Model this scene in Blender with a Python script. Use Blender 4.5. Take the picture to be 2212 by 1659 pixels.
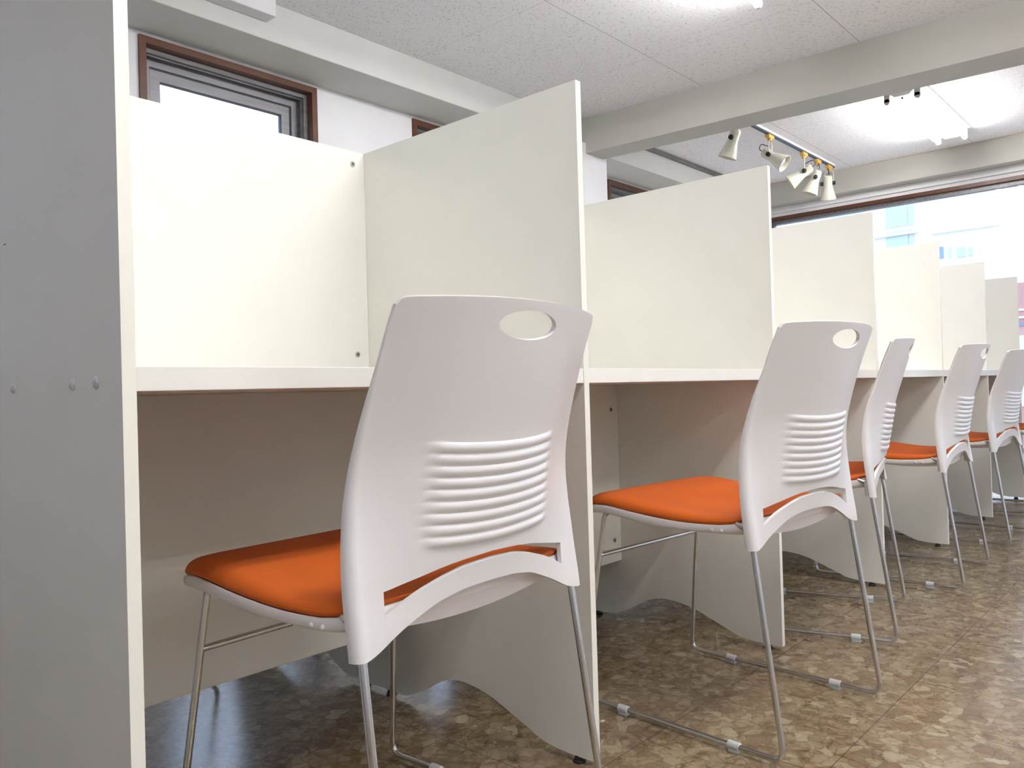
import bpy, bmesh, math, random
from mathutils import Vector, Matrix
random.seed(7)
sc = bpy.context.scene
COL = sc.collection
for o in list(bpy.data.objects): bpy.data.objects.remove(o)

# ---------------------------------------------------------------- camera
YAW, PITCH, ROLL, FPX = 0.72958, 0.00978, -0.02886, 1732.67
CAM = Vector((-0.34267, -0.83656, 0.65789))
fw = Vector((math.cos(YAW)*math.cos(PITCH), math.sin(YAW)*math.cos(PITCH), math.sin(PITCH)))
rt = fw.cross(Vector((0, 0, 1))).normalized(); up = rt.cross(fw)
r2 = math.cos(ROLL)*rt + math.sin(ROLL)*up; u2 = -math.sin(ROLL)*rt + math.cos(ROLL)*up
cd = bpy.data.cameras.new('camera'); cam = bpy.data.objects.new('camera', cd); COL.objects.link(cam)
cd.sensor_width = 36; cd.sensor_fit = 'HORIZONTAL'; cd.lens = FPX/2212*36; cd.clip_start = 0.02; cd.clip_end = 200
M = Matrix((r2, u2, -fw)).transposed().to_4x4(); M.translation = CAM; cam.matrix_world = M
sc.camera = cam

# ---------------------------------------------------------------- world, sun, exposure
sc.view_settings.view_transform = 'Standard'; sc.view_settings.look = 'None'
sc.view_settings.gamma = 1; sc.view_settings.use_curve_mapping = False
sc.view_settings.exposure = 0.50
SKY = 2.4; TUBE = 62.0; SUN = 5.0
w = bpy.data.worlds.new('sky'); sc.world = w; w.use_nodes = True
nt = w.node_tree; nt.nodes.clear()
wo = nt.nodes.new('ShaderNodeOutputWorld'); bg = nt.nodes.new('ShaderNodeBackground')
tc = nt.nodes.new('ShaderNodeTexCoord'); sx = nt.nodes.new('ShaderNodeSeparateXYZ'); rp = nt.nodes.new('ShaderNodeValToRGB')
rp.color_ramp.elements[0].position = 0.46; rp.color_ramp.elements[0].color = (0.30, 0.29, 0.27, 1)
rp.color_ramp.elements[1].position = 0.52; rp.color_ramp.elements[1].color = (0.66, 0.81, 1.10, 1)
mp = nt.nodes.new('ShaderNodeMath'); mp.operation = 'MULTIPLY_ADD'; mp.inputs[1].default_value = .5; mp.inputs[2].default_value = .5
nt.links.new(tc.outputs['Generated'], sx.inputs[0]); nt.links.new(sx.outputs['Z'], mp.inputs[0]); nt.links.new(mp.outputs[0], rp.inputs[0])
nt.links.new(rp.outputs[0], bg.inputs[0]); bg.inputs[1].default_value = SKY; nt.links.new(bg.outputs[0], wo.inputs[0])
sd = bpy.data.lights.new('sun', 'SUN'); sd.energy = SUN; sd.angle = math.radians(.6); sd.color = (1, .96, .9)
sun = bpy.data.objects.new('sun', sd); COL.objects.link(sun)
sun.rotation_euler = Vector((-1, .12, -.92)).to_track_quat('-Z', 'Y').to_euler(); sun.location = (12, 0, 9)

# ---------------------------------------------------------------- materials
def mat(name, col, rough=.5, metal=0, spec=.5, coat=0):
    m = bpy.data.materials.new(name); m.use_nodes = True
    b = m.node_tree.nodes['Principled BSDF']
    b.inputs['Base Color'].default_value = (*col, 1); b.inputs['Roughness'].default_value = rough
    b.inputs['Metallic'].default_value = metal; b.inputs['Specular IOR Level'].default_value = spec
    b.inputs['Coat Weight'].default_value = coat
    return m
def nd(m, t, **k):
    n = m.node_tree.nodes.new(t)
    for a, v in k.items(): setattr(n, a, v)
    return n
def lk(m, a, b): m.node_tree.links.new(a, b)
def coords(m, scale=(1, 1, 1), kind='Object'):
    t = nd(m, 'ShaderNodeTexCoord'); mp = nd(m, 'ShaderNodeMapping'); mp.inputs['Scale'].default_value = scale
    lk(m, t.outputs[kind], mp.inputs[0]); return mp.outputs[0]
def add_noise(m, col, amt=.06, scale=(8, 8, 8), nscale=4, bump=0, bscale=300, bdist=.0004):
    """slight tone variation + fine bump"""
    b = m.node_tree.nodes['Principled BSDF']
    c = coords(m, scale); n = nd(m, 'ShaderNodeTexNoise'); n.inputs['Scale'].default_value = nscale; n.inputs['Detail'].default_value = 4
    lk(m, c, n.inputs['Vector'])
    r = nd(m, 'ShaderNodeValToRGB'); r.color_ramp.elements[0].position = .3; r.color_ramp.elements[1].position = .7
    r.color_ramp.elements[0].color = (*[x*(1-amt) for x in col], 1); r.color_ramp.elements[1].color = (*[min(1, x*(1+amt*.4)) for x in col], 1)
    lk(m, n.outputs[0], r.inputs[0]); lk(m, r.outputs[0], b.inputs['Base Color'])
    if bump:
        n2 = nd(m, 'ShaderNodeTexNoise'); n2.inputs['Scale'].default_value = bscale; lk(m, coords(m), n2.inputs['Vector'])
        bp = nd(m, 'ShaderNodeBump'); bp.inputs['Strength'].default_value = bump; bp.inputs['Distance'].default_value = bdist
        lk(m, n2.outputs[0], bp.inputs['Height']); lk(m, bp.outputs[0], b.inputs['Normal'])
    return m
LAMC = (.85, .845, .785)
M_lam = add_noise(mat('cream_laminate', LAMC, .38), LAMC, .02, (3, 3, 3), 3, .25, 700, .0003)
M_edge = mat('cream_edge_band', (.87, .86, .78), .35)
M_plas = add_noise(mat('white_plastic', (.75, .74, .745), .33), (.75, .74, .745), .015, (2, 2, 2), 3, .12, 900, .0003)
M_pan = mat('white_plastic_gloss', (.80, .77, .77), .28)
M_chrome = mat('chrome', (.66, .66, .66), .13, 1)
M_glide = mat('translucent_white_nylon', (.58, .60, .62), .35); M_glide.node_tree.nodes['Principled BSDF'].inputs['Subsurface Weight'].default_value = .2
M_wall = add_noise(mat('white_wall_paper', (.80, .80, .82), .7), (.80, .80, .82), .03, (2, 2, 2), 3, .4, 220, .0008)
M_bulk = add_noise(mat('bulkhead_paint', (.62, .62, .60), .7), (.62, .62, .60), .03, (2, 2, 2), 3, .4, 220, .0008)
M_grey = mat('bounce_dimming_grey', (.42, .44, .50), .7)  # unseen wall, coloured dark and bluish to dim the bounce on the end partition
M_beam = add_noise(mat('shaded_wall_paint', (.49, .48, .44), .65), (.49, .48, .44), .04, (1, 1, 1), 2, .3, 200, .0008)  # same paint as the wall, with the beams' shade put into its colour
M_black = mat('black_rubber', (.012, .012, .014), .5)
M_wood = add_noise(mat('brown_wood_trim', (.105, .038, .017), .4), (.105, .038, .017), .25, (1, 12, 12), 3)
M_alu = add_noise(mat('aged_aluminium', (.20, .195, .20), .42, .4), (.20, .195, .20), .35, (2, 20, 20), 3)
M_aluW = add_noise(mat('pale_sash_aluminium', (.27, .265, .285), .4, .3), (.27, .265, .285), .15, (2, 20, 20), 3)
M_gask = mat('dark_gasket', (.05, .06, .09), .6)
M_steel = mat('screw_steel', (.42, .42, .38), .4, .3)
M_screwd = mat('screw_recess', (.04, .04, .03), .6)
M_cap = mat('clear_cap', (.62, .62, .63), .15, 0, .8)
M_yel = mat('yellow_plastic', (.72, .45, .10), .45)
M_spot = mat('cream_enamel', (.72, .71, .60), .22)
M_spotin = mat('spot_reflector', (.8, .8, .78), .2, .6)
M_bracket = mat('bracket_enamel', (.62, .58, .52), .35)
M_track = mat('track_dark', (.03, .055, .08), .35)
M_fix = mat('fixture_white', (.80, .80, .80), .35)
M_sock = mat('socket_grey', (.42, .40, .38), .5)
def emis(name, col, s):
    m = bpy.data.materials.new(name); m.use_nodes = True; t = m.node_tree; t.nodes.clear()
    e = t.nodes.new('ShaderNodeEmission'); o = t.nodes.new('ShaderNodeOutputMaterial'); e.inputs[0].default_value = (*col, 1); e.inputs[1].default_value = s
    t.links.new(e.outputs[0], o.inputs[0]); return m
M_tube = emis('fluorescent_tube', (1, .98, .965), TUBE)
# glass: mostly clear, a little reflection
M_glass = bpy.data.materials.new('window_glass'); M_glass.use_nodes = True
t = M_glass.node_tree; t.nodes.clear(); tr = t.nodes.new('ShaderNodeBsdfTransparent'); gl = t.nodes.new('ShaderNodeBsdfGlossy'); mx = t.nodes.new('ShaderNodeMixShader'); oo = t.nodes.new('ShaderNodeOutputMaterial')
tr.inputs[0].default_value = (.95, .97, .97, 1); gl.inputs['Roughness'].default_value = .02; mx.inputs[0].default_value = .06
t.links.new(tr.outputs[0], mx.inputs[1]); t.links.new(gl.outputs[0], mx.inputs[2]); t.links.new(mx.outputs[0], oo.inputs[0])
# orange fabric
OR = (.62, .122, .013)
M_or = add_noise(mat('orange_fabric', OR, .85, 0, .25), OR, .06, (3, 3, 3), 4, .5, 1400, .0006)
M_or.node_tree.nodes['Principled BSDF'].inputs['Sheen Weight'].default_value = .05
# floor: brown marble-chip vinyl tiles, 305 mm
M_floor = mat('marble_chip_vinyl', (.3, .22, .14), .2, 0, .5)
def build_floor(m):
    b = m.node_tree.nodes['Principled BSDF']
    c = coords(m, (1, 1, 1))
    nz = nd(m, 'ShaderNodeTexNoise'); nz.inputs['Scale'].default_value = 14; nz.inputs['Detail'].default_value = 3; lk(m, c, nz.inputs['Vector'])
    mixv = nd(m, 'ShaderNodeVectorMath', operation='MULTIPLY_ADD'); mixv.inputs[1].default_value = (.035, .035, .035)
    lk(m, nz.outputs['Color'], mixv.inputs[0]); lk(m, c, mixv.inputs[2])
    nz.inputs['Scale'].default_value = 28; nz.inputs['Detail'].default_value = 5
    def ramp(src, stops):
        r = nd(m, 'ShaderNodeValToRGB'); e = r.color_ramp.elements
        e[0].position, e[0].color = stops[0][0], (*stops[0][1], 1); e[1].position, e[1].color = stops[-1][0], (*stops[-1][1], 1)
        for p_, c_ in stops[1:-1]: q = e.new(p_); q.color = (*c_, 1)
        lk(m, src, r.inputs[0]); return r.outputs[0]
    def blend(fac, A, B, mode='MIX'):
        x = nd(m, 'ShaderNodeMix', data_type='RGBA', blend_type=mode)
        if isinstance(fac, float): x.inputs[0].default_value = fac
        else: lk(m, fac, x.inputs[0])
        lk(m, A, x.inputs[6]); lk(m, B, x.inputs[7]); return x.outputs[2]
    n2 = nd(m, 'ShaderNodeTexNoise'); n2.inputs['Scale'].default_value = 30; n2.inputs['Detail'].default_value = 7; n2.inputs['Roughness'].default_value = .62; n2.inputs['Distortion'].default_value = .9; lk(m, c, n2.inputs['Vector'])
    base = ramp(n2.outputs[0], [(.32, (.17, .10, .055)), (.42, (.31, .21, .13)), (.50, (.44, .33, .21)), (.60, (.54, .44, .30)), (.70, (.66, .58, .43))])
    v = nd(m, 'ShaderNodeTexVoronoi'); v.inputs['Scale'].default_value = 36; lk(m, mixv.outputs[0], v.inputs['Vector'])
    sep = nd(m, 'ShaderNodeSeparateColor'); lk(m, v.outputs['Color'], sep.inputs[0])
    chips = ramp(sep.outputs[0], [(0, (.25, .16, .095)), (.4, (.39, .285, .18)), (.8, (.55, .45, .31)), (1, (.78, .70, .54))])
    pick = ramp(sep.outputs[1], [(.45, (.08,)*3), (.62, (.7,)*3)])
    col = blend(pick, base, chips)
    ve = nd(m, 'ShaderNodeTexVoronoi', feature='DISTANCE_TO_EDGE'); ve.inputs['Scale'].default_value = 36; lk(m, mixv.outputs[0], ve.inputs['Vector'])
    vein = ramp(ve.outputs['Distance'], [(0, (.50, .40, .32)), (.10, (1, 1, 1))])
    n3 = nd(m, 'ShaderNodeTexNoise'); n3.inputs['Scale'].default_value = 60; n3.inputs['Detail'].default_value = 8; n3.inputs['Roughness'].default_value = .7; lk(m, c, n3.inputs['Vector'])
    vm = ramp(n3.outputs[0], [(.42, (0,)*3), (.60, (1,)*3)])
    mv = blend(vm, col, blend(1.0, col, vein, 'MULTIPLY'))
    dark = ramp(n3.outputs[0], [(.30, (.45, .36, .28)), (.45, (1, 1, 1)), (.66, (1.15, 1.12, 1.05))])
    mu = nd(m, 'ShaderNodeMix', data_type='RGBA', blend_type='MULTIPLY'); mu.inputs[0].default_value = .85; lk(m, mv, mu.inputs[6]); lk(m, dark, mu.inputs[7])
    # tile seams
    s = nd(m, 'ShaderNodeSeparateXYZ'); lk(m, c, s.inputs[0]); outs = []
    for ax, off in (('X', 1.31), ('Y', -.005)):
        a = nd(m, 'ShaderNodeMath', operation='SUBTRACT'); a.inputs[1].default_value = off; lk(m, s.outputs[ax], a.inputs[0])
        d = nd(m, 'ShaderNodeMath', operation='DIVIDE'); d.inputs[1].default_value = .3048; lk(m, a.outputs[0], d.inputs[0])
        rn = nd(m, 'ShaderNodeMath', operation='ROUND'); lk(m, d.outputs[0], rn.inputs[0])
        su = nd(m, 'ShaderNodeMath', operation='SUBTRACT'); lk(m, d.outputs[0], su.inputs[0]); lk(m, rn.outputs[0], su.inputs[1])
        ab = nd(m, 'ShaderNodeMath', operation='ABSOLUTE'); lk(m, su.outputs[0], ab.inputs[0])
        lt = nd(m, 'ShaderNodeMath', operation='LESS_THAN'); lt.inputs[1].default_value = .0036; lk(m, ab.outputs[0], lt.inputs[0]); outs.append(lt)
    mxx = nd(m, 'ShaderNodeMath', operation='MAXIMUM'); lk(m, outs[0].outputs[0], mxx.inputs[0]); lk(m, outs[1].outputs[0], mxx.inputs[1])
    fin = nd(m, 'ShaderNodeMix', data_type='RGBA'); fin.inputs[7].default_value = (.055, .035, .022, 1)
    dk = nd(m, 'ShaderNodeMix', data_type='RGBA', blend_type='MULTIPLY'); dk.inputs[0].default_value = 1; dk.inputs[7].default_value = (.53, .52, .475, 1); lk(m, mu.outputs[2], dk.inputs[6])
    k = nd(m, 'ShaderNodeMath', operation='MULTIPLY'); k.inputs[1].default_value = .75; lk(m, mxx.outputs[0], k.inputs[0])
    lk(m, k.outputs[0], fin.inputs[0]); lk(m, dk.outputs[2], fin.inputs[6]); lk(m, fin.outputs[2], b.inputs['Base Color'])
    rr = nd(m, 'ShaderNodeMapRange'); rr.inputs[3].default_value = .14; rr.inputs[4].default_value = .28; lk(m, n3.outputs[0], rr.inputs[0]); lk(m, rr.outputs[0], b.inputs['Roughness'])
    bp = nd(m, 'ShaderNodeBump'); bp.inputs['Strength'].default_value = .12; bp.inputs['Distance'].default_value = .002; lk(m, n2.outputs[0], bp.inputs['Height']); lk(m, bp.outputs[0], b.inputs['Normal'])
build_floor(M_floor)
# ceiling: fissured mineral board
M_ceil = mat('fissured_ceiling_board', (.78, .76, .78), .8, 0, .2)
def build_ceil(m):
    b = m.node_tree.nodes['Principled BSDF']; c = coords(m)
    cm = nd(m, 'ShaderNodeMapping'); cm.inputs['Scale'].default_value = (95, 34, 1); cm.inputs['Rotation'].default_value = (0, 0, .5); lk(m, c, cm.inputs[0])
    nz = nd(m, 'ShaderNodeTexNoise'); nz.inputs['Scale'].default_value = 1.5; nz.inputs['Detail'].default_value = 1.5; lk(m, cm.outputs[0], nz.inputs['Vector'])
    r = nd(m, 'ShaderNodeValToRGB'); r.color_ramp.elements[0].position = .325; r.color_ramp.elements[1].position = .375
    r.color_ramp.elements[0].color = (.60, .57, .55, 1); r.color_ramp.elements[1].color = (.89, .88, .915, 1); lk(m, nz.outputs[0], r.inputs[0])
    s = nd(m, 'ShaderNodeSeparateXYZ'); lk(m, c, s.inputs[0]); outs = []
    for ax, off in (('X', 2.66), ('Y', .63)):
        a = nd(m, 'ShaderNodeMath', operation='SUBTRACT'); a.inputs[1].default_value = off; lk(m, s.outputs[ax], a.inputs[0])
        d = nd(m, 'ShaderNodeMath', operation='DIVIDE'); d.inputs[1].default_value = .93; lk(m, a.outputs[0], d.inputs[0])
        rn = nd(m, 'ShaderNodeMath', operation='ROUND'); lk(m, d.outputs[0], rn.inputs[0])
        su = nd(m, 'ShaderNodeMath', operation='SUBTRACT'); lk(m, d.outputs[0], su.inputs[0]); lk(m, rn.outputs[0], su.inputs[1])
        ab = nd(m, 'ShaderNodeMath', operation='ABSOLUTE'); lk(m, su.outputs[0], ab.inputs[0])
        lt = nd(m, 'ShaderNodeMath', operation='LESS_THAN'); lt.inputs[1].default_value = .0022 if ax == 'Y' else .0028; lk(m, ab.outputs[0], lt.inputs[0])
        k = nd(m, 'ShaderNodeMath', operation='MULTIPLY'); k.inputs[1].default_value = .7 if ax == 'Y' else .22; lk(m, lt.outputs[0], k.inputs[0]); outs.append(k)
    mxx = nd(m, 'ShaderNodeMath', operation='MAXIMUM'); lk(m, outs[0].outputs[0], mxx.inputs[0]); lk(m, outs[1].outputs[0], mxx.inputs[1])
    fin = nd(m, 'ShaderNodeMix', data_type='RGBA'); fin.inputs[7].default_value = (.30, .28, .25, 1)
    lk(m, mxx.outputs[0], fin.inputs[0]); lk(m, r.outputs[0], fin.inputs[6]); lk(m, fin.outputs[2], b.inputs['Base Color'])
build_ceil(M_ceil)

# ---------------------------------------------------------------- mesh helpers
def tag(o, label=None, cat=None, group=None, kind=None):
    if label: o['label'] = label
    if cat: o['category'] = cat
    if group: o['group'] = group
    if kind: o['kind'] = kind
    return o
def empty(name, loc=(0, 0, 0), rz=0):
    o = bpy.data.objects.new(name, None); o.empty_display_size = .1; COL.objects.link(o); o.location = loc; o.rotation_euler = (0, 0, rz); return o
def obj(name, bm, m, parent=None, smooth=False, loc=None):
    me = bpy.data.meshes.new(name); bm.normal_update(); bm.to_mesh(me); bm.free()
    for mm in (m if isinstance(m, (list, tuple)) else [m]): me.materials.append(mm)
    if smooth:
        for p in me.polygons: p.use_smooth = True
        me.set_sharp_from_angle(angle=math.radians(38))
    o = bpy.data.objects.new(name, me); COL.objects.link(o)
    if loc: o.location = loc
    if parent: o.parent = parent
    return o
def box(bm, x0, x1, y0, y1, z0, z1, bev=0, mi=0, mtx=None):
    t = bmesh.new(); bmesh.ops.create_cube(t, size=1)
    for v in t.verts:
        v.co = Vector((x0 + (v.co.x+.5)*(x1-x0), y0 + (v.co.y+.5)*(y1-y0), z0 + (v.co.z+.5)*(z1-z0)))
    if bev: bmesh.ops.bevel(t, geom=t.edges[:], offset=bev, segments=2, profile=.5, affect='EDGES')
    for f in t.faces: f.material_index = mi
    if mtx: bmesh.ops.transform(t, matrix=mtx, verts=t.verts)
    join(bm, t)
def join(bm, t):
    me = bpy.data.meshes.new('tmp'); t.to_mesh(me); t.free(); bm.from_mesh(me); bpy.data.meshes.remove(me)
def tube(bm, pts, r, fillet=0, seg=12, mi=0):
    P = [Vector(p) for p in pts]; path = [P[0]]
    for i in range(1, len(P)-1):
        if fillet:
            a = (P[i-1]-P[i]).normalized(); b = (P[i+1]-P[i]).normalized()
            ang = a.angle(b); d = min(fillet/math.tan(ang/2), (P[i-1]-P[i]).length*.45, (P[i+1]-P[i]).length*.45)
            s, e = P[i]+a*d, P[i]+b*d
            for k in range(9):
                q = k/8; path.append((1-q)**2*s + 2*q*(1-q)*P[i] + q*q*e)
        else: path.append(P[i])
    path.append(P[-1])
    T = [(path[min(i+1, len(path)-1)]-path[max(i-1, 0)]).normalized() for i in range(len(path))]
    n = T[0].orthogonal().normalized(); rings = []
    for i, p in enumerate(path):
        n = (n - T[i]*n.dot(T[i])).normalized(); b = T[i].cross(n)
        rr = r[i] if isinstance(r, (list, tuple)) else r
        rings.append([bm.verts.new(p + (n*math.cos(2*math.pi*k/seg) + b*math.sin(2*math.pi*k/seg))*rr) for k in range(seg)])
    for i in range(len(rings)-1):
        for k in range(seg):
            f = bm.faces.new((rings[i][k], rings[i][(k+1) % seg], rings[i+1][(k+1) % seg], rings[i+1][k])); f.material_index = mi
    bm.faces.new(rings[0][::-1]).material_index = mi; bm.faces.new(rings[-1]).material_index = mi
def lathe(bm, prof, mtx=None, seg=28, mi=0, caps=True):
    """profile (radius, z) revolved about z"""
    rings = []
    for (r, z) in prof:
        rings.append([bm.verts.new((mtx or Matrix()) @ Vector((r*math.cos(2*math.pi*k/seg), r*math.sin(2*math.pi*k/seg), z))) for k in range(seg)])
    for i in range(len(rings)-1):
        for k in range(seg):
            bm.faces.new((rings[i][k], rings[i][(k+1) % seg], rings[i+1][(k+1) % seg], rings[i+1][k])).material_index = mi
    if caps:
        bm.faces.new(rings[0][::-1]).material_index = mi; bm.faces.new(rings[-1]).material_index = mi
def ball(bm, c, r, mi=0):
    t = bmesh.new(); bmesh.ops.create_uvsphere(t, u_segments=14, v_segments=10, radius=r)
    for v in t.verts: v.co += Vector(c)
    for f in t.faces: f.material_index = mi
    join(bm, t)
def interp(x, X, Y):
    if x <= X[0]: return Y[0]
    for i in range(1, len(X)):
        if x <= X[i]: return Y[i-1] + (Y[i]-Y[i-1])*(x-X[i-1])/(X[i]-X[i-1])
    return Y[-1]
def smooth01(t): t = max(0, min(1, t)); return t*t*(3-2*t)
def copy_tree(o, parent=None):
    c = o.copy(); COL.objects.link(c); c.parent = parent
    for ch in o.children: copy_tree(ch, c)
    return c
def sbox(name, *a, m=None, bev=0, parent=None, kind='structure'):
    bm = bmesh.new(); box(bm, *a, bev=bev); o = obj(name, bm, m, parent)
    if not parent and kind: o['kind'] = kind
    return o

# ---------------------------------------------------------------- room shell
X0, X1, Y0, Y1, ZC = -1.5, 7.0, -3.6, 2.8, 2.53
sbox('floor', X0-.2, X1+.25, Y0-.2, Y1+.2, -.1, 0, m=M_floor)
sbox('ceiling', X0-.2, X1+.25, Y0-.2, Y1+.2, ZC, ZC+.12, m=M_ceil)
sbox('wall_back', X0-.2, X0, Y0-.2, Y1+.2, 0, ZC, m=M_grey)
bm = bmesh.new()
FILL_WINS = [(4.8, 6.6)]; RZ0, RZ1 = .75, 2.25  # window added out of view to send side light under the desks
rx_ = [X0] + [v for w_ in FILL_WINS for v in w_] + [X1]
for i in range(0, len(rx_), 2): box(bm, rx_[i], rx_[i+1], Y0-.2, Y0, 0, ZC)
for a, b in FILL_WINS: box(bm, a, b, Y0-.2, Y0, 0, RZ0); box(bm, a, b, Y0-.2, Y0, RZ1, ZC)
o = obj('wall_right', bm, M_wall); o['kind'] = 'structure'
for i, (a, b) in enumerate(FILL_WINS):
    e = empty('window_%d' % (6+i), ((a+b)/2, Y0, RZ0)); e['kind'] = 'structure'; cx = (a+b)/2
    bm = bmesh.new()
    for q in ((a, b, RZ1-.05, RZ1), (a, b, RZ0, RZ0+.05), (a, a+.05, RZ0+.05, RZ1-.05), (b-.05, b, RZ0+.05, RZ1-.05), (cx-.03, cx+.03, RZ0+.05, RZ1-.05)):
        box(bm, q[0]-cx, q[1]-cx, -.12, .01, q[2]-RZ0, q[3]-RZ0)
    obj('window_frame', bm, M_alu, e)
    for xa, xb in ((a+.05-cx, -.03), (.03, b-.05-cx)):
        g = bmesh.new(); box(g, xa, xb, -.062, -.056, .05, RZ1-RZ0-.05); obj('pane', g, M_glass, e)
WZ0, WZ1 = .62, 2.32
WINS = [(-.375, .565), (1.256, 2.196), (2.888, 3.828), (4.93, 5.87)]
bm = bmesh.new()
xs = [X0] + [v for w_ in WINS for v in w_] + [X1]
for i in range(0, len(xs), 2): box(bm, xs[i], xs[i+1], Y1, Y1+.2, 0, ZC)
for a, b in WINS:
    box(bm, a, b, Y1, Y1+.2, 0, WZ0); box(bm, a, b, Y1, Y1+.2, WZ1, ZC)
o = obj('wall_left', bm, M_wall); o['kind'] = 'structure'
# bulkhead along the window wall, column, cross beam
sbox('beam_bulkhead', X0, X1, 2.485, Y1, 2.343, ZC, m=M_bulk, bev=.004)
sbox('column', 4.10, 4.385, 2.425, Y1, 0, 2.36, m=M_wall, bev=.004)
bm = bmesh.new()
v = [bm.verts.new(p) for p in ((4.135, 2.5, 2.288), (4.505, Y0, 2.268), (4.835, Y0, 2.268), (4.345, 2.5, 2.288), (4.135, 2.5, ZC), (4.505, Y0, ZC), (4.835, Y0, ZC), (4.345, 2.5, ZC))]
for f in ((0, 3, 2, 1), (4, 5, 6, 7), (0, 1, 5, 4), (1, 2, 6, 5), (2, 3, 7, 6), (3, 0, 4, 7)): bm.faces.new([v[i] for i in f])
o = obj('beam_cross', bm, M_beam); o['kind'] = 'structure'
sbox('beam_far', 6.87, X1, Y0, 2.485, 2.325, ZC, m=M_beam, bev=.004)
sbox('trim_far', 6.975, X1, Y0, Y1, 2.268, 2.282, m=M_wall)
# curtain rail along the bulkhead top beyond the column
bm = bmesh.new(); box(bm, 4.6, 6.86, 2.455, 2.484, 2.498, 2.529, bev=.003); o = obj('trim_ceiling', bm, M_alu); o['kind'] = 'structure'
# side wall windows
def window(n, a, b, z0=WZ0, z1=WZ1):
    e = empty('window_%d' % n, ((a+b)/2, Y1, z0)); e['kind'] = 'structure'
    def loc(bm): bmesh.ops.translate(bm, vec=-Vector(((a+b)/2, Y1, z0)), verts=bm.verts); return bm
    def frame(bm, i0, i1, ya, yb):
        # rectangular ring between inset i0 and i1
        box(bm, a+i0, b-i0, ya, yb, z1-i1, z1-i0); box(bm, a+i0, b-i0, ya, yb, z0+i0, z0+i1)
        box(bm, a+i0, a+i1, ya, yb, z0+i1, z1-i1); box(bm, b-i1, b-i0, ya, yb, z0+i1, z1-i1)
    bm = bmesh.new(); frame(bm, -.004, .028, Y1-.014, Y1+.09); obj('wood_trim', loc(bm), M_wood, e)
    bm = bmesh.new(); frame(bm, .028, .050, Y1+.035, Y1+.13); frame(bm, .050, .056, Y1+.055, Y1+.062); frame(bm, .050, .056, Y1+.085, Y1+.092); obj('window_frame', loc(bm), M_alu, e)
    s = bmesh.new(); frame(s, .050, .088, Y1+.095, Y1+.135); sash = obj('sash', loc(s), M_aluW, e)
    s = bmesh.new(); frame(s, .088, .094, Y1+.105, Y1+.13); obj('gasket', loc(s), M_gask, sash)
    s = bmesh.new(); frame(s, .094, .142, Y1+.108, Y1+.142); obj('sash_rail', loc(s), M_aluW, sash)
    s = bmesh.new(); frame(s, .142, .145, Y1+.112, Y1+.13); obj('seal', loc(s), M_gask, sash)
    g = bmesh.new(); box(g, a+.143, b-.143, Y1+.120, Y1+.124, z0+.143, z1-.143); obj('pane', loc(g), M_glass, sash)
for i, (a, b) in enumerate(WINS): window(i+1, a, b)
# far wall: one wide glazed front
FZ0, FZ1, FY0, FY1 = .06, 2.235, -3.45, 2.42
bm = bmesh.new(); box(bm, X1, X1+.2, Y0, Y1, FZ1, ZC); box(bm, X1, X1+.2, FY1, Y1, 0, FZ1); box(bm, X1, X1+.2, Y0, FY0, 0, FZ1); box(bm, X1, X1+.2, FY0, FY1, 0, FZ0)
o = obj('wall_far', bm, M_wall); o['kind'] = 'structure'
e = empty('window_5', (X1, 0, 0)); e['kind'] = 'structure'
def L(bm): bmesh.ops.translate(bm, vec=(-X1, 0, 0), verts=bm.verts); return bm
bm = bmesh.new(); box(bm, X1-.012, X1+.06, FY0, FY1, FZ1-.03, FZ1); box(bm, X1-.012, X1+.06, FY1-.03, FY1, FZ0, FZ1-.03); box(bm, X1-.012, X1+.06, FY0, FY0+.03, FZ0, FZ1-.03); obj('wood_trim', L(bm), M_wood, e)
bm = bmesh.new(); box(bm, X1+.02, X1+.09, FY0+.03, FY1-.03, FZ1-.064, FZ1-.03); box(bm, X1+.02, X1+.09, FY0+.03, FY1-.03, FZ0, FZ0+.04)
for y in (FY0+.03, -1.55, FY1-.07): box(bm, X1+.03, X1+.08, y, y+.04, FZ0+.04, FZ1-.064)
obj('window_frame', L(bm), M_alu, e)
for i, (ya, yb) in enumerate(((FY0+.07, -1.55), (-1.51, FY1-.07))):
    g = bmesh.new(); box(g, X1+.05, X1+.056, ya, yb, FZ0+.04, FZ1-.064); obj('pane', L(g), M_glass, e)

# ---------------------------------------------------------------- street outside the far glass
M_fac = mat('pale_facade', (.86, .88, .88), .8); M_cy = mat('pale_cyan_glass', (.52, .64, .63), .3); M_bl = mat('blue_sign', (.26, .36, .55), .4)
M_brick = mat('red_tile_facade', (.62, .36, .34), .7); M_pav = mat('asphalt', (.30, .30, .30), .8)
sbox('ground_outside', 7.25, 40, -14, 16, -.25, -.12, m=M_pav)
b1 = empty('office_building', (14, 3.0, -.12)); tag(b1, 'white office building with pale cyan windows, seen through the far window', 'building')
def BL(bm, c): bmesh.ops.translate(bm, vec=(-c[0], -c[1], -c[2]), verts=bm.verts); return bm
c1 = (14, 3.0, -.12)
bm = bmesh.new(); box(bm, 14, 18, 1.75, 6.0, -.12, 5.2); obj('facade', BL(bm, c1), M_fac, b1)
bm = bmesh.new(); box(bm, 13.93, 14, 1.75, 2.72, 3.02, 3.06); box(bm, 13.93, 14, 2.9, 6, 3.08, 3.12); obj('ledge', BL(bm, c1), M_fac, b1)
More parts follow.
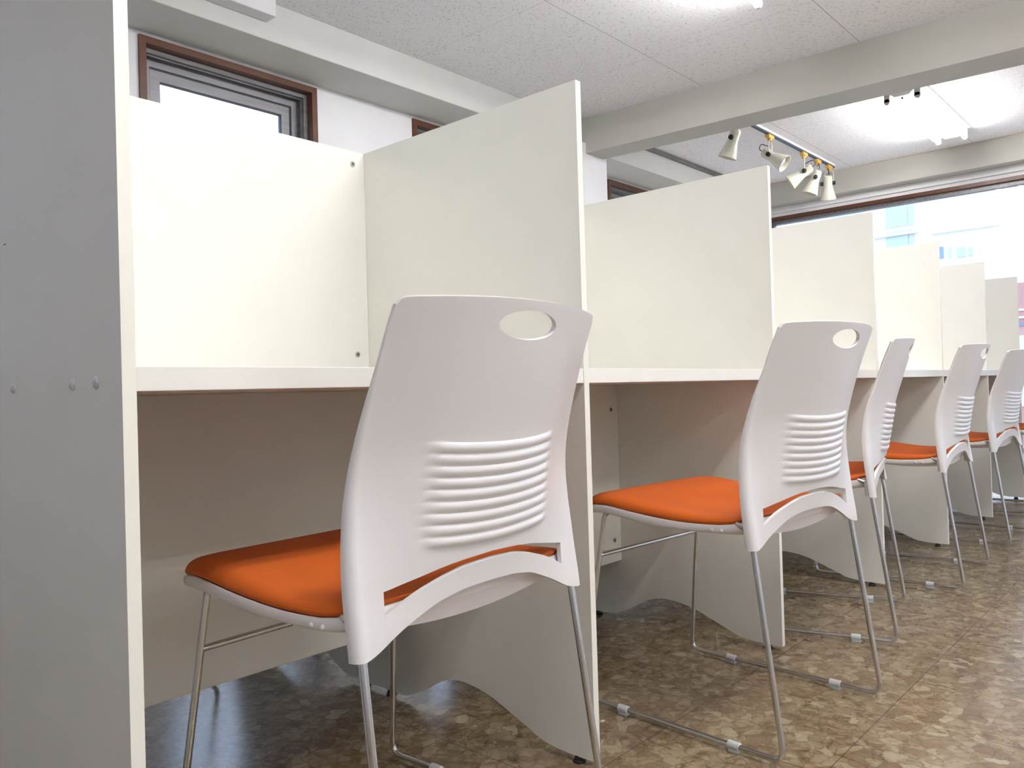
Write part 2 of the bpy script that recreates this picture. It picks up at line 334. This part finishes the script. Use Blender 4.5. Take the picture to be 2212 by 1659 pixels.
for (ya, yb, za, zb) in ((3.07, 3.41, 3.23, 3.9), (2.97, 3.05, 3.23, 3.9), (3.07, 3.41, 2.2, 3.16), (2.98, 3.05, 2.2, 3.16), (2.23, 2.36, 2.6, 2.76), (2.13, 2.19, 2.6, 2.74), (2.44, 2.47, 2.6, 2.78), (3.8, 4.3, 2.2, 3.16), (3.8, 4.3, 3.23, 3.9)):
    bm = bmesh.new(); box(bm, 13.98, 14.02, ya, yb, za, zb); obj('window', BL(bm, c1), M_cy, b1)
bm = bmesh.new(); box(bm, 13.96, 14.0, 2.55, 2.63, 2.62, 2.8); obj('sign', BL(bm, c1), M_bl, b1)
b2 = empty('shop_building', (9.6, 0, -.12)); tag(b2, 'red tiled shop front with white and blue stripes beyond the far window', 'building')
c2 = (9.6, 0, -.12)
bm = bmesh.new(); box(bm, 9.6, 12, -2.2, .84, -.12, 1.66); obj('facade', BL(bm, c2), M_brick, b2)
bm = bmesh.new()
for z in (1.36, 1.28): box(bm, 9.585, 9.6, -2.2, .84, z, z+.022)
box(bm, 9.585, 9.6, -2.2, .84, .35, 1.10); obj('white_stripe', BL(bm, c2), M_fac, b2)
bm = bmesh.new(); box(bm, 9.585, 9.6, -2.2, .84, 1.205, 1.235); obj('blue_stripe', BL(bm, c2), M_bl, b2)

# ---------------------------------------------------------------- study carrels
W, D, TH, H, ZT, ZB = .7813, .594, .0145, 1.2, .6955, .6695
NB = 6
# wavy lower edge of the front half: (depth, height)
WAVE = [(0, .012), (.045, .012), (.085, .014), (.12, .020), (.15, .032), (.20, .052), (.25, .070), (.30, .079), (.34, .080), (.38, .070), (.42, .050), (.455, .030), (.485, .018), (.51, .012), (D+.0075, .012)]
def catmull(P, n=5):
    out = []
    for i in range(len(P)-1):
        p0 = P[max(i-1, 0)]; p1 = P[i]; p2 = P[i+1]; p3 = P[min(i+2, len(P)-1)]
        for k in range(n):
            t = k/n
            out.append(tuple(.5*((2*p1[j]) + (-p0[j]+p2[j])*t + (2*p0[j]-5*p1[j]+4*p2[j]-p3[j])*t*t + (-p0[j]+3*p1[j]-3*p2[j]+p3[j])*t**3) for j in (0, 1)))
    return out + [P[-1]]
DT = 2*D + .015
wv = catmull(WAVE); low = wv + [(DT-y, z) for (y, z) in reversed(wv[:-1])]
def panel_mesh():
    bm = bmesh.new(); n = len(low)
    lo = [[bm.verts.new((x, y, max(z, .012))) for (y, z) in low] for x in (0, TH)]
    hi = [[bm.verts.new((x, y, H)) for (y, z) in low] for x in (0, TH)]
    for i in range(n-1):
        bm.faces.new((lo[0][i], hi[0][i], hi[0][i+1], lo[0][i+1]))
        bm.faces.new((lo[1][i], lo[1][i+1], hi[1][i+1], hi[1][i]))
        bm.faces.new((hi[0][i], hi[1][i], hi[1][i+1], hi[0][i+1])).material_index = 1
        bm.faces.new((lo[0][i], lo[0][i+1], lo[1][i+1], lo[1][i])).material_index = 1
    for i, s in ((0, 1), (n-1, -1)):
        q = (lo[0][i], lo[1][i], hi[1][i], hi[0][i]); bm.faces.new(q if s > 0 else q[::-1]).material_index = 1
    bmesh.ops.recalc_face_normals(bm, faces=bm.faces)
    return bm
P_LAB = ['tall cream end partition at the left edge of the photo, its grey outer face showing',
 'tall cream partition behind and right of the nearest chair',
 'cream partition just right of the second orange seated chair',
 'cream partition between the second and third bays from the camera, third from last but one before the far end',
 'cream partition fifth from the left, front edge below the bright window',
 'cream partition sixth from the left, next to last before the far end',
 'cream end partition at the far end of the carrel row, nearest the red building']
P_LAB[2] = 'cream partition third from the left, its front edge behind the second chair back'
P_LAB[3] = 'cream partition fourth from the left, its top corner just below the window frame'
def foot(bm, x, y): lathe(bm, [(.011, 0), (.012, .003), (.009, .005), (.008, .0125)], Matrix.Translation((x, y, 0)), 14)
def screw(bm, x, y, z, r=.0065):
    mt = Matrix.Translation((x, y, z)) @ Matrix.Rotation(math.radians(90), 4, 'X')
    lathe(bm, [(r, 0), (r, .0008), (r*.8, .0016), (r*.45, .0012)], mt, 20)
    for rz in (0, 90):
        box(bm, -r*.5, r*.5, -r*.12, r*.12, .0009, .0019, mi=1, mtx=mt @ Matrix.Rotation(math.radians(rz+20), 4, 'Z'))
proto = None
for k in range(7):
    if k == 0:
        root = empty('carrel_partition', (0, 0, 0))
        obj('side_panel', panel_mesh(), [M_lam, M_edge], root)
        for y in (.04, .557, DT-.557, DT-.04):
            bm = bmesh.new(); foot(bm, TH/2, y); obj('leveling_foot', bm, M_black, root, True)
        proto = root
    else:
        root = copy_tree(proto); root.location.x = k*W
    tag(root, P_LAB[k], 'partition', 'partitions of the study carrel row')
# three clear plastic screw covers and a pencil mark on the outer face of the first partition
for (y, z) in ((.131, .6805), (.064, .6805), (.331, .681)):
    bm = bmesh.new(); mt = Matrix.Translation((0, y, z)) @ Matrix.Rotation(math.radians(-90), 4, 'Y')
    lathe(bm, [(.0068, 0), (.0068, .001), (.0052, .0026), (.002, .0034)], mt, 20)
    obj('screw_cover', bm, M_cap, proto, True)
bm = bmesh.new(); box(bm, -.0003, 0, .350, .358, .8695, .8708); obj('pencil_mark', bm, M_black, proto)
ORD = ['nearest', 'second', 'third', 'fourth', 'fifth', 'farthest']
def board(name, x0, x1, y0, y1, z0, z1, lab, cat, grp, bev=.0008, screws=()):
    bm = bmesh.new(); cx, cy = (x0+x1)/2, (y0+y1)/2
    box(bm, x0-cx, x1-cx, y0-cy, y1-cy, 0, z1-z0, bev=bev)
    o = obj(name, bm, M_lam, None, False, (cx, cy, z0)); tag(o, lab, cat, grp)
    for (x, y, z) in screws:
        s = bmesh.new(); screw(s, x-cx, y-cy, z-z0); obj('screw', s, [M_steel, M_screwd], o, True)
    return o
BAY = ['in the nearest bay behind the nearest chair', 'in the second bay from the left', 'in the third bay from the left', 'in the fourth bay from the left', 'in the fifth bay from the left', 'in the farthest bay']
e_ = .0002
for k in range(NB):
    a, b = k*W+TH+e_, (k+1)*W-e_
    board('desk_top', a, b, .001, D-e_, ZB, ZT, 'cream desk top ' + BAY[k], 'desk top', 'desk tops of the front carrel row')
    board('back_board', a, b, D, D+.015, ZB-.03, H, 'upright cream back board above the desk ' + BAY[k], 'back board', 'back boards of the carrels',
          screws=((b-.031, D, 1.171), (b-.031, D, .75)))
    board('modesty_board', a, b, .467, .482, .171, ZB-e_, 'cream modesty board below the desk ' + BAY[k], 'modesty board', 'modesty boards of the front carrel row',
          screws=((b-.032, .467, .60), (b-.032, .467, .232)))
    board('desk_top', a, b, D+.0152, DT-.001, ZB, ZT, 'desk top of the opposite row ' + BAY[k], 'desk top', 'desk tops of the opposite carrel row')
    board('modesty_board', a, b, DT-.482, DT-.467, .171, ZB-e_, 'modesty board of the opposite row ' + BAY[k], 'modesty board', 'modesty boards of the opposite carrel row')

# ---------------------------------------------------------------- stacking chair (measured on the photo)
Zs = [.36, .39, .42, .46, .5, .54, .58, .62, .66, .7, .74, .78]
YS = [-.188, -.184, -.178, -.172, -.167, -.166, -.172, -.184, -.199, -.216, -.233, -.250]
XS = [.216, .216, .216, .215, .212, .208, .204, .201, .198, .195, .193, .191]
ZCn = [.36, .39, .43, .48, .6, .74, .78]; YC = [-.192, -.195, -.2, -.2104, -.2323, -.276, -.29]
def cub(x, X, Y):   # smoothed interpolation
    return sum(interp(x+d, X, Y) for d in (-.016, -.008, 0, .008, .016))/5
def S(x, z):
    ys, yc, xs_ = cub(z, Zs, YS), cub(z, ZCn, YC), cub(z, Zs, XS)
    q = abs(x)/xs_
    return yc + (ys-yc)*q**2.2 - interp(z, [.52, .72], [.012, .001])*q**11
def ribs(x, z):
    z = z + .006*(1-(x/.115)**2)
    z0, z1, n = .476, .603, 9
    if not z0 <= z <= z1: return 0
    ph = ((z-z0)/(z1-z0)*n) % 1
    wx = smooth01((.119-abs(x))/.016)
    return .0036*wx*(math.sin(math.pi*ph)**.8)
def shell_mesh():
    bm = bmesh.new()
    rr = lambda z: interp(z, [.44, .52, .64, .70], [.012, .011, .006, .003])
    ff = lambda z: interp(z, [.37, .46, .56, .66, .70], [.004, .004, .003, .001, .001])
    cols = [i*.0114 for i in range(16)]           # 0 .. .171
    NO, NR = 7, 5
    full = [('c', c) for c in cols] + [('o', j/NO) for j in range(1, NO+1)] + [('r', j/NR) for j in range(1, NR+1)] + [('f', .5), ('f', 1.)]
    idx = list(range(-(len(full)-1), len(full)))
    xe = lambda z: cub(z, Zs, XS) - rr(z)
    def pos(i, zf):
        s = -1 if i < 0 else 1; k, v = full[abs(i)]
        x0 = v if k == 'c' else .171
        z = zf(min(x0 if k == 'c' else (.171 + (.03*v if k == 'o' else .03)), .201))
        e = xe(z); r = rr(z)
        if k == 'c': x = v; y = S(x, z) - ribs(x, z)
        elif k == 'o': x = .171 + (e-.171)*v; y = S(x, z)
        elif k == 'r': a = v*math.pi/2; x = e + r*math.sin(a); y = S(e, z) + r*(1-math.cos(a))
        else: x = e + r; y = S(e, z) + r + ff(z)*v
        return Vector((s*x, y, z))
    ax = lambda X, Y: (lambda x: cub2(x, X, Y))
    def cub2(x, X, Y): return sum(interp(abs(x+d), X, Y) for d in (-.008, -.004, 0, .004, .008))/5
    za = ax([0, .05, .09, .12, .145, .16, .172, .185, .2], [.418, .4165, .410, .399, .389, .382, .376, .3695, .367])
    zsb = ax([0, .05, .085, .12, .15, .171], [.447, .445, .438, .428, .417, .405])
    zt = ax([0, .05, .085, .12, .15, .171], [.4565, .4545, .451, .445, .440, .436])
    ztop = lambda x: .7685 - .0004*(x/.05)**2 - .0075*(1-math.sqrt(max(0, 1-(max(0, x-.187)/.014)**2)))
    Lv = [.455, .463, .470] + [.4755 + .0017*i for i in range(77)] + [.618, .632, .648, .664, .680, .692, .700, .706, .712, .718, .724, .730, .736, .742, .748, .754, .760, .7645, .7685]
    def za_(x): return za(min(x, .2))
    def zA(L_):
        def f(x):
            s = (zt(min(x, .171))-.455)*max(0, 1-(L_-.455)/.022) if L_ < .477 else 0
            t = (ztop(x)-.7685)*smooth01((L_-.70)/.0685)
            w = min(1, max(0, (L_-.458)/.014)) * min(1, max(0, (.66-L_)/.05))
            return L_ + s + t - .006*max(0, 1-(x/.115)**2)*w
        return f
    G = {}
    def grid(rows, key, cond):
        for j in range(len(rows)):
            for i in idx:
                if (key, i, j) not in G and cond(i): G[(key, i, j)] = bm.verts.new(pos(i, rows[j]))
    every = lambda i: True; side = lambda i: abs(i) >= 15
    rowsA = [zA(l) for l in Lv]; grid(rowsA, 'A', every)
    jb0, jb1, ib = Lv.index(.712), len(Lv)-3, 6     # block replaced by the handle hole
    for j in range(len(Lv)-1):
        for i in idx[:-1]:
            if -ib <= i < ib and jb0 <= j < jb1: continue
            bm.faces.new((G['A', i, j], G['A', i+1, j], G['A', i+1, j+1], G['A', i, j+1]))
    loop = [(i, jb0) for i in range(-ib, ib)] + [(ib, j) for j in range(jb0, jb1)] + [(i, jb1) for i in range(ib, -ib, -1)] + [(-ib, j) for j in range(jb1, jb0, -1)]
    zc_, rx, rz = .7385, .0565, .0175
    outer = [G['A', i, j] for (i, j) in loop]; prev = outer
    def ell(v): return math.atan2((v.co.z-zc_)/rz*.72, v.co.x/rx)
    angs = [ell(v) for v in outer]
    for s in (.4, .8, 1.0):
        ring = []
        for v, a in zip(outer, angs):
            tx, tz = rx*math.cos(a), zc_ + rz*math.sin(a)
            x = v.co.x + (tx-v.co.x)*s; z = v.co.z + (tz-v.co.z)*s
            ring.append(bm.verts.new((x, S(x, z), z)))
        for q in range(len(ring)):
            n = (q+1) % len(ring); bm.faces.new((prev[q], prev[n], ring[n], ring[q]))
        prev = ring
    # remove the now unused interior vertices
    for j in range(jb0+1, jb1):
        for i in range(-ib+1, ib): bm.verts.remove(G['A', i, j])
    # arch band + side legs
    rowsB = [(lambda t: (lambda x: za_(x)*(1-t) + (zsb(min(x, .171)))*t))(t) for t in (0, .2, .4, .6, .8, 1)]
    grid(rowsB, 'B', every)
    for j in range(5):
        for i in idx[:-1]: bm.faces.new((G['B', i, j], G['B', i+1, j], G['B', i+1, j+1], G['B', i, j+1]))
    rowsC = [(lambda t: (lambda x: zsb(.171)*(1-t) + zt(.171)*t))(t) for t in (0, .5, 1)]
    for i in idx:
        if side(i): G['C', i, 0] = G['B', i, 5]; G['C', i, 1] = bm.verts.new(pos(i, rowsC[1])); G['C', i, 2] = G['A', i, 0]
    for j in range(2):
        for i in idx[:-1]:
            if side(i) and side(i+1) and i*(i+1) > 0:
                bm.faces.new((G['C', i, j], G['C', i+1, j], G['C', i+1, j+1], G['C', i, j+1]))
    bmesh.ops.recalc_face_normals(bm, faces=bm.faces)
    # make normals point backwards (-y)
    if sum(f.normal.y for f in bm.faces) > 0: bmesh.ops.reverse_faces(bm, faces=bm.faces)
    return bm
def seat_outline(n=72, hx=.208, y0=-.178, y1=.212):
    cy, hy = (y0+y1)/2, (y1-y0)/2; out = []
    for k in range(n):
        a = 2*math.pi*k/n; c, s = math.cos(a), math.sin(a); p = 11
        r = (abs(c)**p + abs(s)**p)**(-1/p); out.append((hx*c*r, cy + hy*s*r))
    return out, cy
SY = [-.18, -.165, -.14, -.09, -.045, .0, .04, .08, .12, .15, .185, .212]
SEAM = [.420, .415, .407, .404, .403, .405, .408, .412, .417, .421, .419, .408]
BOTE = [.400, .396, .391, .389, .388, .389, .391, .396, .400, .404, .403, .394]
TOPE = [.428, .427, .425, .423, .423, .427, .432, .438, .443, .445, .441, .436]
def seat_parts():
    out, cy = seat_outline(); n = len(out)
    bowl = lambda x, y: (1-(x/.21)**2)*.020*smooth01((.13-y)/.2)
    def surf(bm, prof):
        """prof: list of (scale, fn(x, y)->z); rings then centre cap"""
        rings = []
        for (s, fn) in prof:
            ring = []
            for (x, y) in out:
                X, Y = x*s, cy + (y-cy)*s; ring.append(bm.verts.new((X, Y, fn(X, Y))))
            rings.append(ring)
        for a, b in zip(rings, rings[1:]):
            for k in range(n): bm.faces.new((a[k], a[(k+1) % n], b[(k+1) % n], b[k]))
        return rings
    seam = lambda x, y: cub(y, SY, SEAM); bote = lambda x, y: cub(y, SY, BOTE); tope = lambda x, y: cub(y, SY, TOPE)
    # cushion
    bm = bmesh.new()
    prof = [(.05, lambda x, y: seam(x, y)-.004-bowl(x, y)), (.9, lambda x, y: seam(x, y)-.004-bowl(x, y)), (.985, lambda x, y: seam(x, y)+.0005), (.995, lambda x, y: seam(x, y)+.003)]
    for s in (.999, .997, .993, .986, .975, .96, .94, .91, .87, .80, .68, .56, .42, .28, .14, .04):
        g = (1-((s-.04)/.96)**18)**.5
        prof.append((s, (lambda g: (lambda x, y: seam(x, y)+.003 + (tope(x, y)-seam(x, y)-.003)*g - bowl(x, y)*.75*min(1, g*1.0)*(g**3)))(g)))
    R = surf(bm, prof); bm.faces.new(R[0][::-1]); bm.faces.new(R[-1])
    bmesh.ops.recalc_face_normals(bm, faces=bm.faces); cushion = bm
    bm = bmesh.new()
    prof = [(.05, lambda x, y: seam(x, y)-.006-bowl(x, y)), (.88, lambda x, y: seam(x, y)-.006-bowl(x, y)), (.96, lambda x, y: seam(x, y)-.003), (.992, lambda x, y: seam(x, y)), (1.003, lambda x, y: seam(x, y)-.001), (1.008, lambda x, y: seam(x, y)-.004),
            (1.006, lambda x, y: bote(x, y)+.004), (.998, lambda x, y: bote(x, y)+.001), (.985, lambda x, y: bote(x, y)-.0002-bowl(x, y)*.1)]
    for s in (.96, .92, .86, .78, .68, .55, .4, .25, .1, .03):
        prof.append((s, lambda x, y: bote(x, y)-bowl(x, y)*1.1+.001))
    R = surf(bm, prof); bm.faces.new(R[0][::-1]); bm.faces.new(R[-1])
    for s in (-1, 1):
        for y in (-.105, -.125): ball(bm, (s*.209, y, .396), .0035)
    bmesh.ops.recalc_face_normals(bm, faces=bm.faces)
    return cushion, bm
def make_chair():
    r = empty('stacking_chair')
    o = obj('backrest', shell_mesh(), M_plas, r, True)
    md = o.modifiers.new('solid', 'SOLIDIFY'); md.thickness = .0065; md.offset = -1
    md = o.modifiers.new('bevel', 'BEVEL'); md.width = .0018; md.segments = 2; md.limit_method = 'ANGLE'; md.angle_limit = math.radians(50)
    md = o.modifiers.new('normals', 'WEIGHTED_NORMAL'); md.keep_sharp = True
    for s in (-1, 1):
        bm = bmesh.new()
        tube(bm, [(s*.199, -.172, .408), (s*.2, -.175, .39), (s*.2, -.178, .370)], [.0085, .0095, .0105], seg=16)
        obj('leg_socket', bm, M_pan, r, True)
    cu, pan = seat_parts()
    obj('seat_pan', pan, M_pan, r, True); obj('seat_cushion', cu, M_or, r, True)
    for s in (-1, 1):
        bm = bmesh.new()
        tube(bm, [(s*.172, .05, .401), (s*.175, .174, .402), (s*.205, .225, .012), (s*.207, -.232, .012), (s*.2, -.178, .40), (s*.199, -.150, .41)], .0054, .022, 14)
        obj('sled_leg', bm, M_chrome, r, True)
        for y in (.115, -.135):
            g = bmesh.new(); lx = .2055
            lathe(g, [(.0058, -.0115), (.0078, -.011), (.0078, .011), (.0058, .0115)], Matrix.Translation((s*lx, y, .012)) @ Matrix.Rotation(math.radians(90), 4, 'X'), 18)
            box(g, s*lx-.006, s*lx+.006, y-.0105, y+.0105, .0001, .008, .001)
            obj('floor_glide', g, M_glide, r, True)
    bm = bmesh.new(); tube(bm, [(-.178, .187, .309), (.178, .187, .309)], .0048, seg=12)
    for s in (-1, 1): tube(bm, [(s*.181, .187, .309), (s*.174, .187, .309)], [.0066, .0052], seg=12)
    obj('crossbar', bm, M_chrome, r, True)
    return r
chair = make_chair()
CH = [(.393, .075, 2.85, 'nearest white chair with orange seat, its back filling the middle of the photo'),
      (1.203, -.037, -4.3, 'second white chair with orange seat, whole sled frame showing on the tiles'),
      (1.914, .066, 13.5, 'third white chair with orange seat, turned almost edge-on to the camera'),
      (2.622, .029, 2.0, 'fourth white chair with orange seat, small handle hole against the sixth partition'),
      (3.471, .034, -2.6, 'fifth white chair with orange seat, cut by the right edge of the photo'),
      (4.345, .030, 0, 'white chair in the farthest bay, only its sled bars seen on the floor')]
for i, (x, y, a, lab) in enumerate(CH):
    c = chair if i == 0 else copy_tree(chair)
    c.location = (x, y, 0); c.rotation_euler = (0, 0, math.radians(a)); tag(c, lab, 'chair', 'white and orange chairs along the carrel row')
for x, y, a, lab in ((.375, 1.153, 180, 'chair of the opposite row, front leg showing under the nearest modesty board'),
                     (1.066, 1.150, 180, 'chair of the opposite row, front leg showing near the foot of the second partition')):
    c = copy_tree(chair); c.location = (x, y, 0); c.rotation_euler = (0, 0, math.radians(a)); tag(c, lab, 'chair', 'chairs of the opposite row')
# small scraps on the floor
bm = bmesh.new(); box(bm, -.005, .004, -.003, .003, 0, .0015, .0005); o = obj('paper_scrap', bm, M_plas, None, False, (.955, .108, 0)); tag(o, 'tiny white paper scrap on the floor beside the second chair', 'scrap')

# ---------------------------------------------------------------- ceiling: fluorescent fittings
def fluor(x0, y0, lab, ln=1.26):
    e = empty('fluorescent_light', (x0, y0, ZC)); tag(e, lab, 'ceiling light', 'twin tube fluorescent fittings')
    bm = bmesh.new(); box(bm, 0, ln, -.125, .125, -.012, 0, .002); obj('ceiling_plate', bm, M_fix, e)
    bm = bmesh.new()
    pr = [(-.10, -.012), (-.045, -.062), (.045, -.062), (.10, -.012)]
    A = [bm.verts.new((0.01, y, z)) for y, z in pr]; B = [bm.verts.new((ln-.01, y, z)) for y, z in pr]
    bm.faces.new(A); bm.faces.new(B[::-1])
    for i in range(4): bm.faces.new((A[i], B[i], B[(i+1) % 4], A[(i+1) % 4]))
    bmesh.ops.recalc_face_normals(bm, faces=bm.faces); obj('housing', bm, M_fix, e)
    for y in (-.09, .09):
        t = bmesh.new(); tube(t, [(.028, y, -.078), (ln-.028, y, -.078)], .0145, seg=16); obj('lamp_tube', t, M_tube, e, True)
        for x in (0.008, ln-.026):
            s = bmesh.new(); box(s, x, x+.018, y-.018, y+.018, -.085, -.010, .003)
            lathe(s, [(.0185, 0), (.0185, .018)], Matrix.Translation((x, y, -.08)) @ Matrix.Rotation(math.radians(90), 4, 'Y'), 18)
            obj('lamp_socket', s, M_sock, e, True)
    s = bmesh.new(); ball(s, (.02, 0, -.075), .007); tube(s, [(.02, 0, -.062), (.02, 0, -.075)], .002, seg=8); obj('pull_switch', s, M_black, e, True)
fluor(5.12, .665, 'lit twin tube ceiling light beyond the cross beam, above the far bays')
fluor(2.03, .68, 'lit twin tube ceiling light before the cross beam, its far end at the top edge')
fluor(1.1, -1.15, 'lit twin tube ceiling light over the middle of the aisle')
fluor(-.60, -1.2, 'unseen twin tube fill light added over the aisle nearest the camera')  # added out of view to light the left faces of the near partitions

fluor(.3, -3.0, 'unseen twin tube fill light added by the wall behind the camera')  # added out of view for low-angle fill under the desks

# ---------------------------------------------------------------- track with spotlights
bm = bmesh.new(); box(bm, 4.55, 6.66, 1.632, 1.662, 2.512, ZC, .002); o = tag(obj('lighting_track', bm, [M_fix, M_track]), 'thin lighting track on the ceiling beyond the cross beam', 'track')
bm = bmesh.new(); box(bm, 4.55, 6.66, 1.636, 1.658, 2.500, 2.5115); obj('contact_rail', bm, M_track, o)
def spot(px, py, pz, d, lab, tx=None):
    tx = px if tx is None else tx
    e = empty('spotlight', (px, py, pz)); tag(e, lab, 'spotlight', 'cream spotlights on the track')
    bm = bmesh.new(); box(bm, tx-px-.045, tx-px+.045, -.017, .017, 2.474-pz, 2.4995-pz, .003); lathe(bm, [(.016, 0), (.018, .02)], Matrix.Translation((tx-px, 0, 2.457-pz)), 16); obj('track_adapter', bm, M_yel, e, True)
    d = Vector(d).normalized()
    side = d.cross(Vector((0, 0, 1))); side = side.normalized() if side.length > .1 else Vector((0, 1, 0))
    bm = bmesh.new()
    top = Vector((tx-px, 0, 2.457-pz))
    for s in (-1, 1):
        a = top + side*s*.012; b = side*s*.043
        tube(bm, [a, top + side*s*.034 + Vector((0, 0, -.02)), b], .0055, .012, 8)
    obj('bracket', bm, M_bracket, e, True)
    q = d.to_track_quat('Z', 'Y').to_matrix().to_4x4()
    bm = bmesh.new()
    lathe(bm, [(.024, -.062), (.034, -.058), (.036, -.05), (.036, .015), (.040, .035), (.062, .118), (.064, .132), (.0615, .132), (.059, .118), (.037, .035), (.0, .025)], q, 30, caps=False)
    box(bm, -.024, .024, -.024, .024, -.066, -.057, .003, mtx=q)
    for k in range(4): lathe(bm, [(.0375, -.050+k*.009), (.0375, -.047+k*.009)], q, 24)
    obj('lamp_shade', bm, M_spot, e, True)
    bm = bmesh.new(); lathe(bm, [(.012, .03), (.030, .06), (.046, .095), (.047, .104), (.035, .112), (.015, .116)], q, 24); obj('bulb', bm, M_spotin, e, True)
    for s in (-1, 1):
        bm = bmesh.new(); qq = (side*s).to_track_quat('Z', 'Y').to_matrix().to_4x4(); lathe(bm, [(.012, .036), (.017, .040), (.017, .058), (.013, .061)], qq, 16); obj('knob', bm, M_black, e, True)
    bm = bmesh.new(); tube(bm, [-d*.062, -d*.10 + side*.01, -d*.085 + Vector((0, 0, .05)), top*.6 + side*.01], .003, .02, 8); obj('cable', bm, M_black, e, True)
spot(4.78, 1.647, 2.345, (-.05, .35, -.93), 'leftmost cream spotlight, hanging straight down near the cross beam')
spot(5.373, 1.647, 2.348, (.08, -.78, -.60), 'second spotlight from the left, its open mouth turned towards the camera')
spot(6.013, 1.647, 2.345, (-.30, .80, -.52), 'middle spotlight on the track, tilted left towards the window wall')
spot(6.236, 1.647, 2.334, (-.15, .33, -.93), 'fourth spotlight from the left, tilted down to the left', 6.30)
spot(6.514, 1.647, 2.342, (.30, .12, -.94), 'rightmost spotlight at the far end of the track, pointing down', 6.55)

# white duct cover on the bulkhead, upper left
bm = bmesh.new(); box(bm, 1.05, 1.72, 2.405, 2.4848, 2.425, 2.5298, .004); tag(obj('duct_cover', bm, M_wall), 'white box cover on the bulkhead under the ceiling, upper left', 'cover')
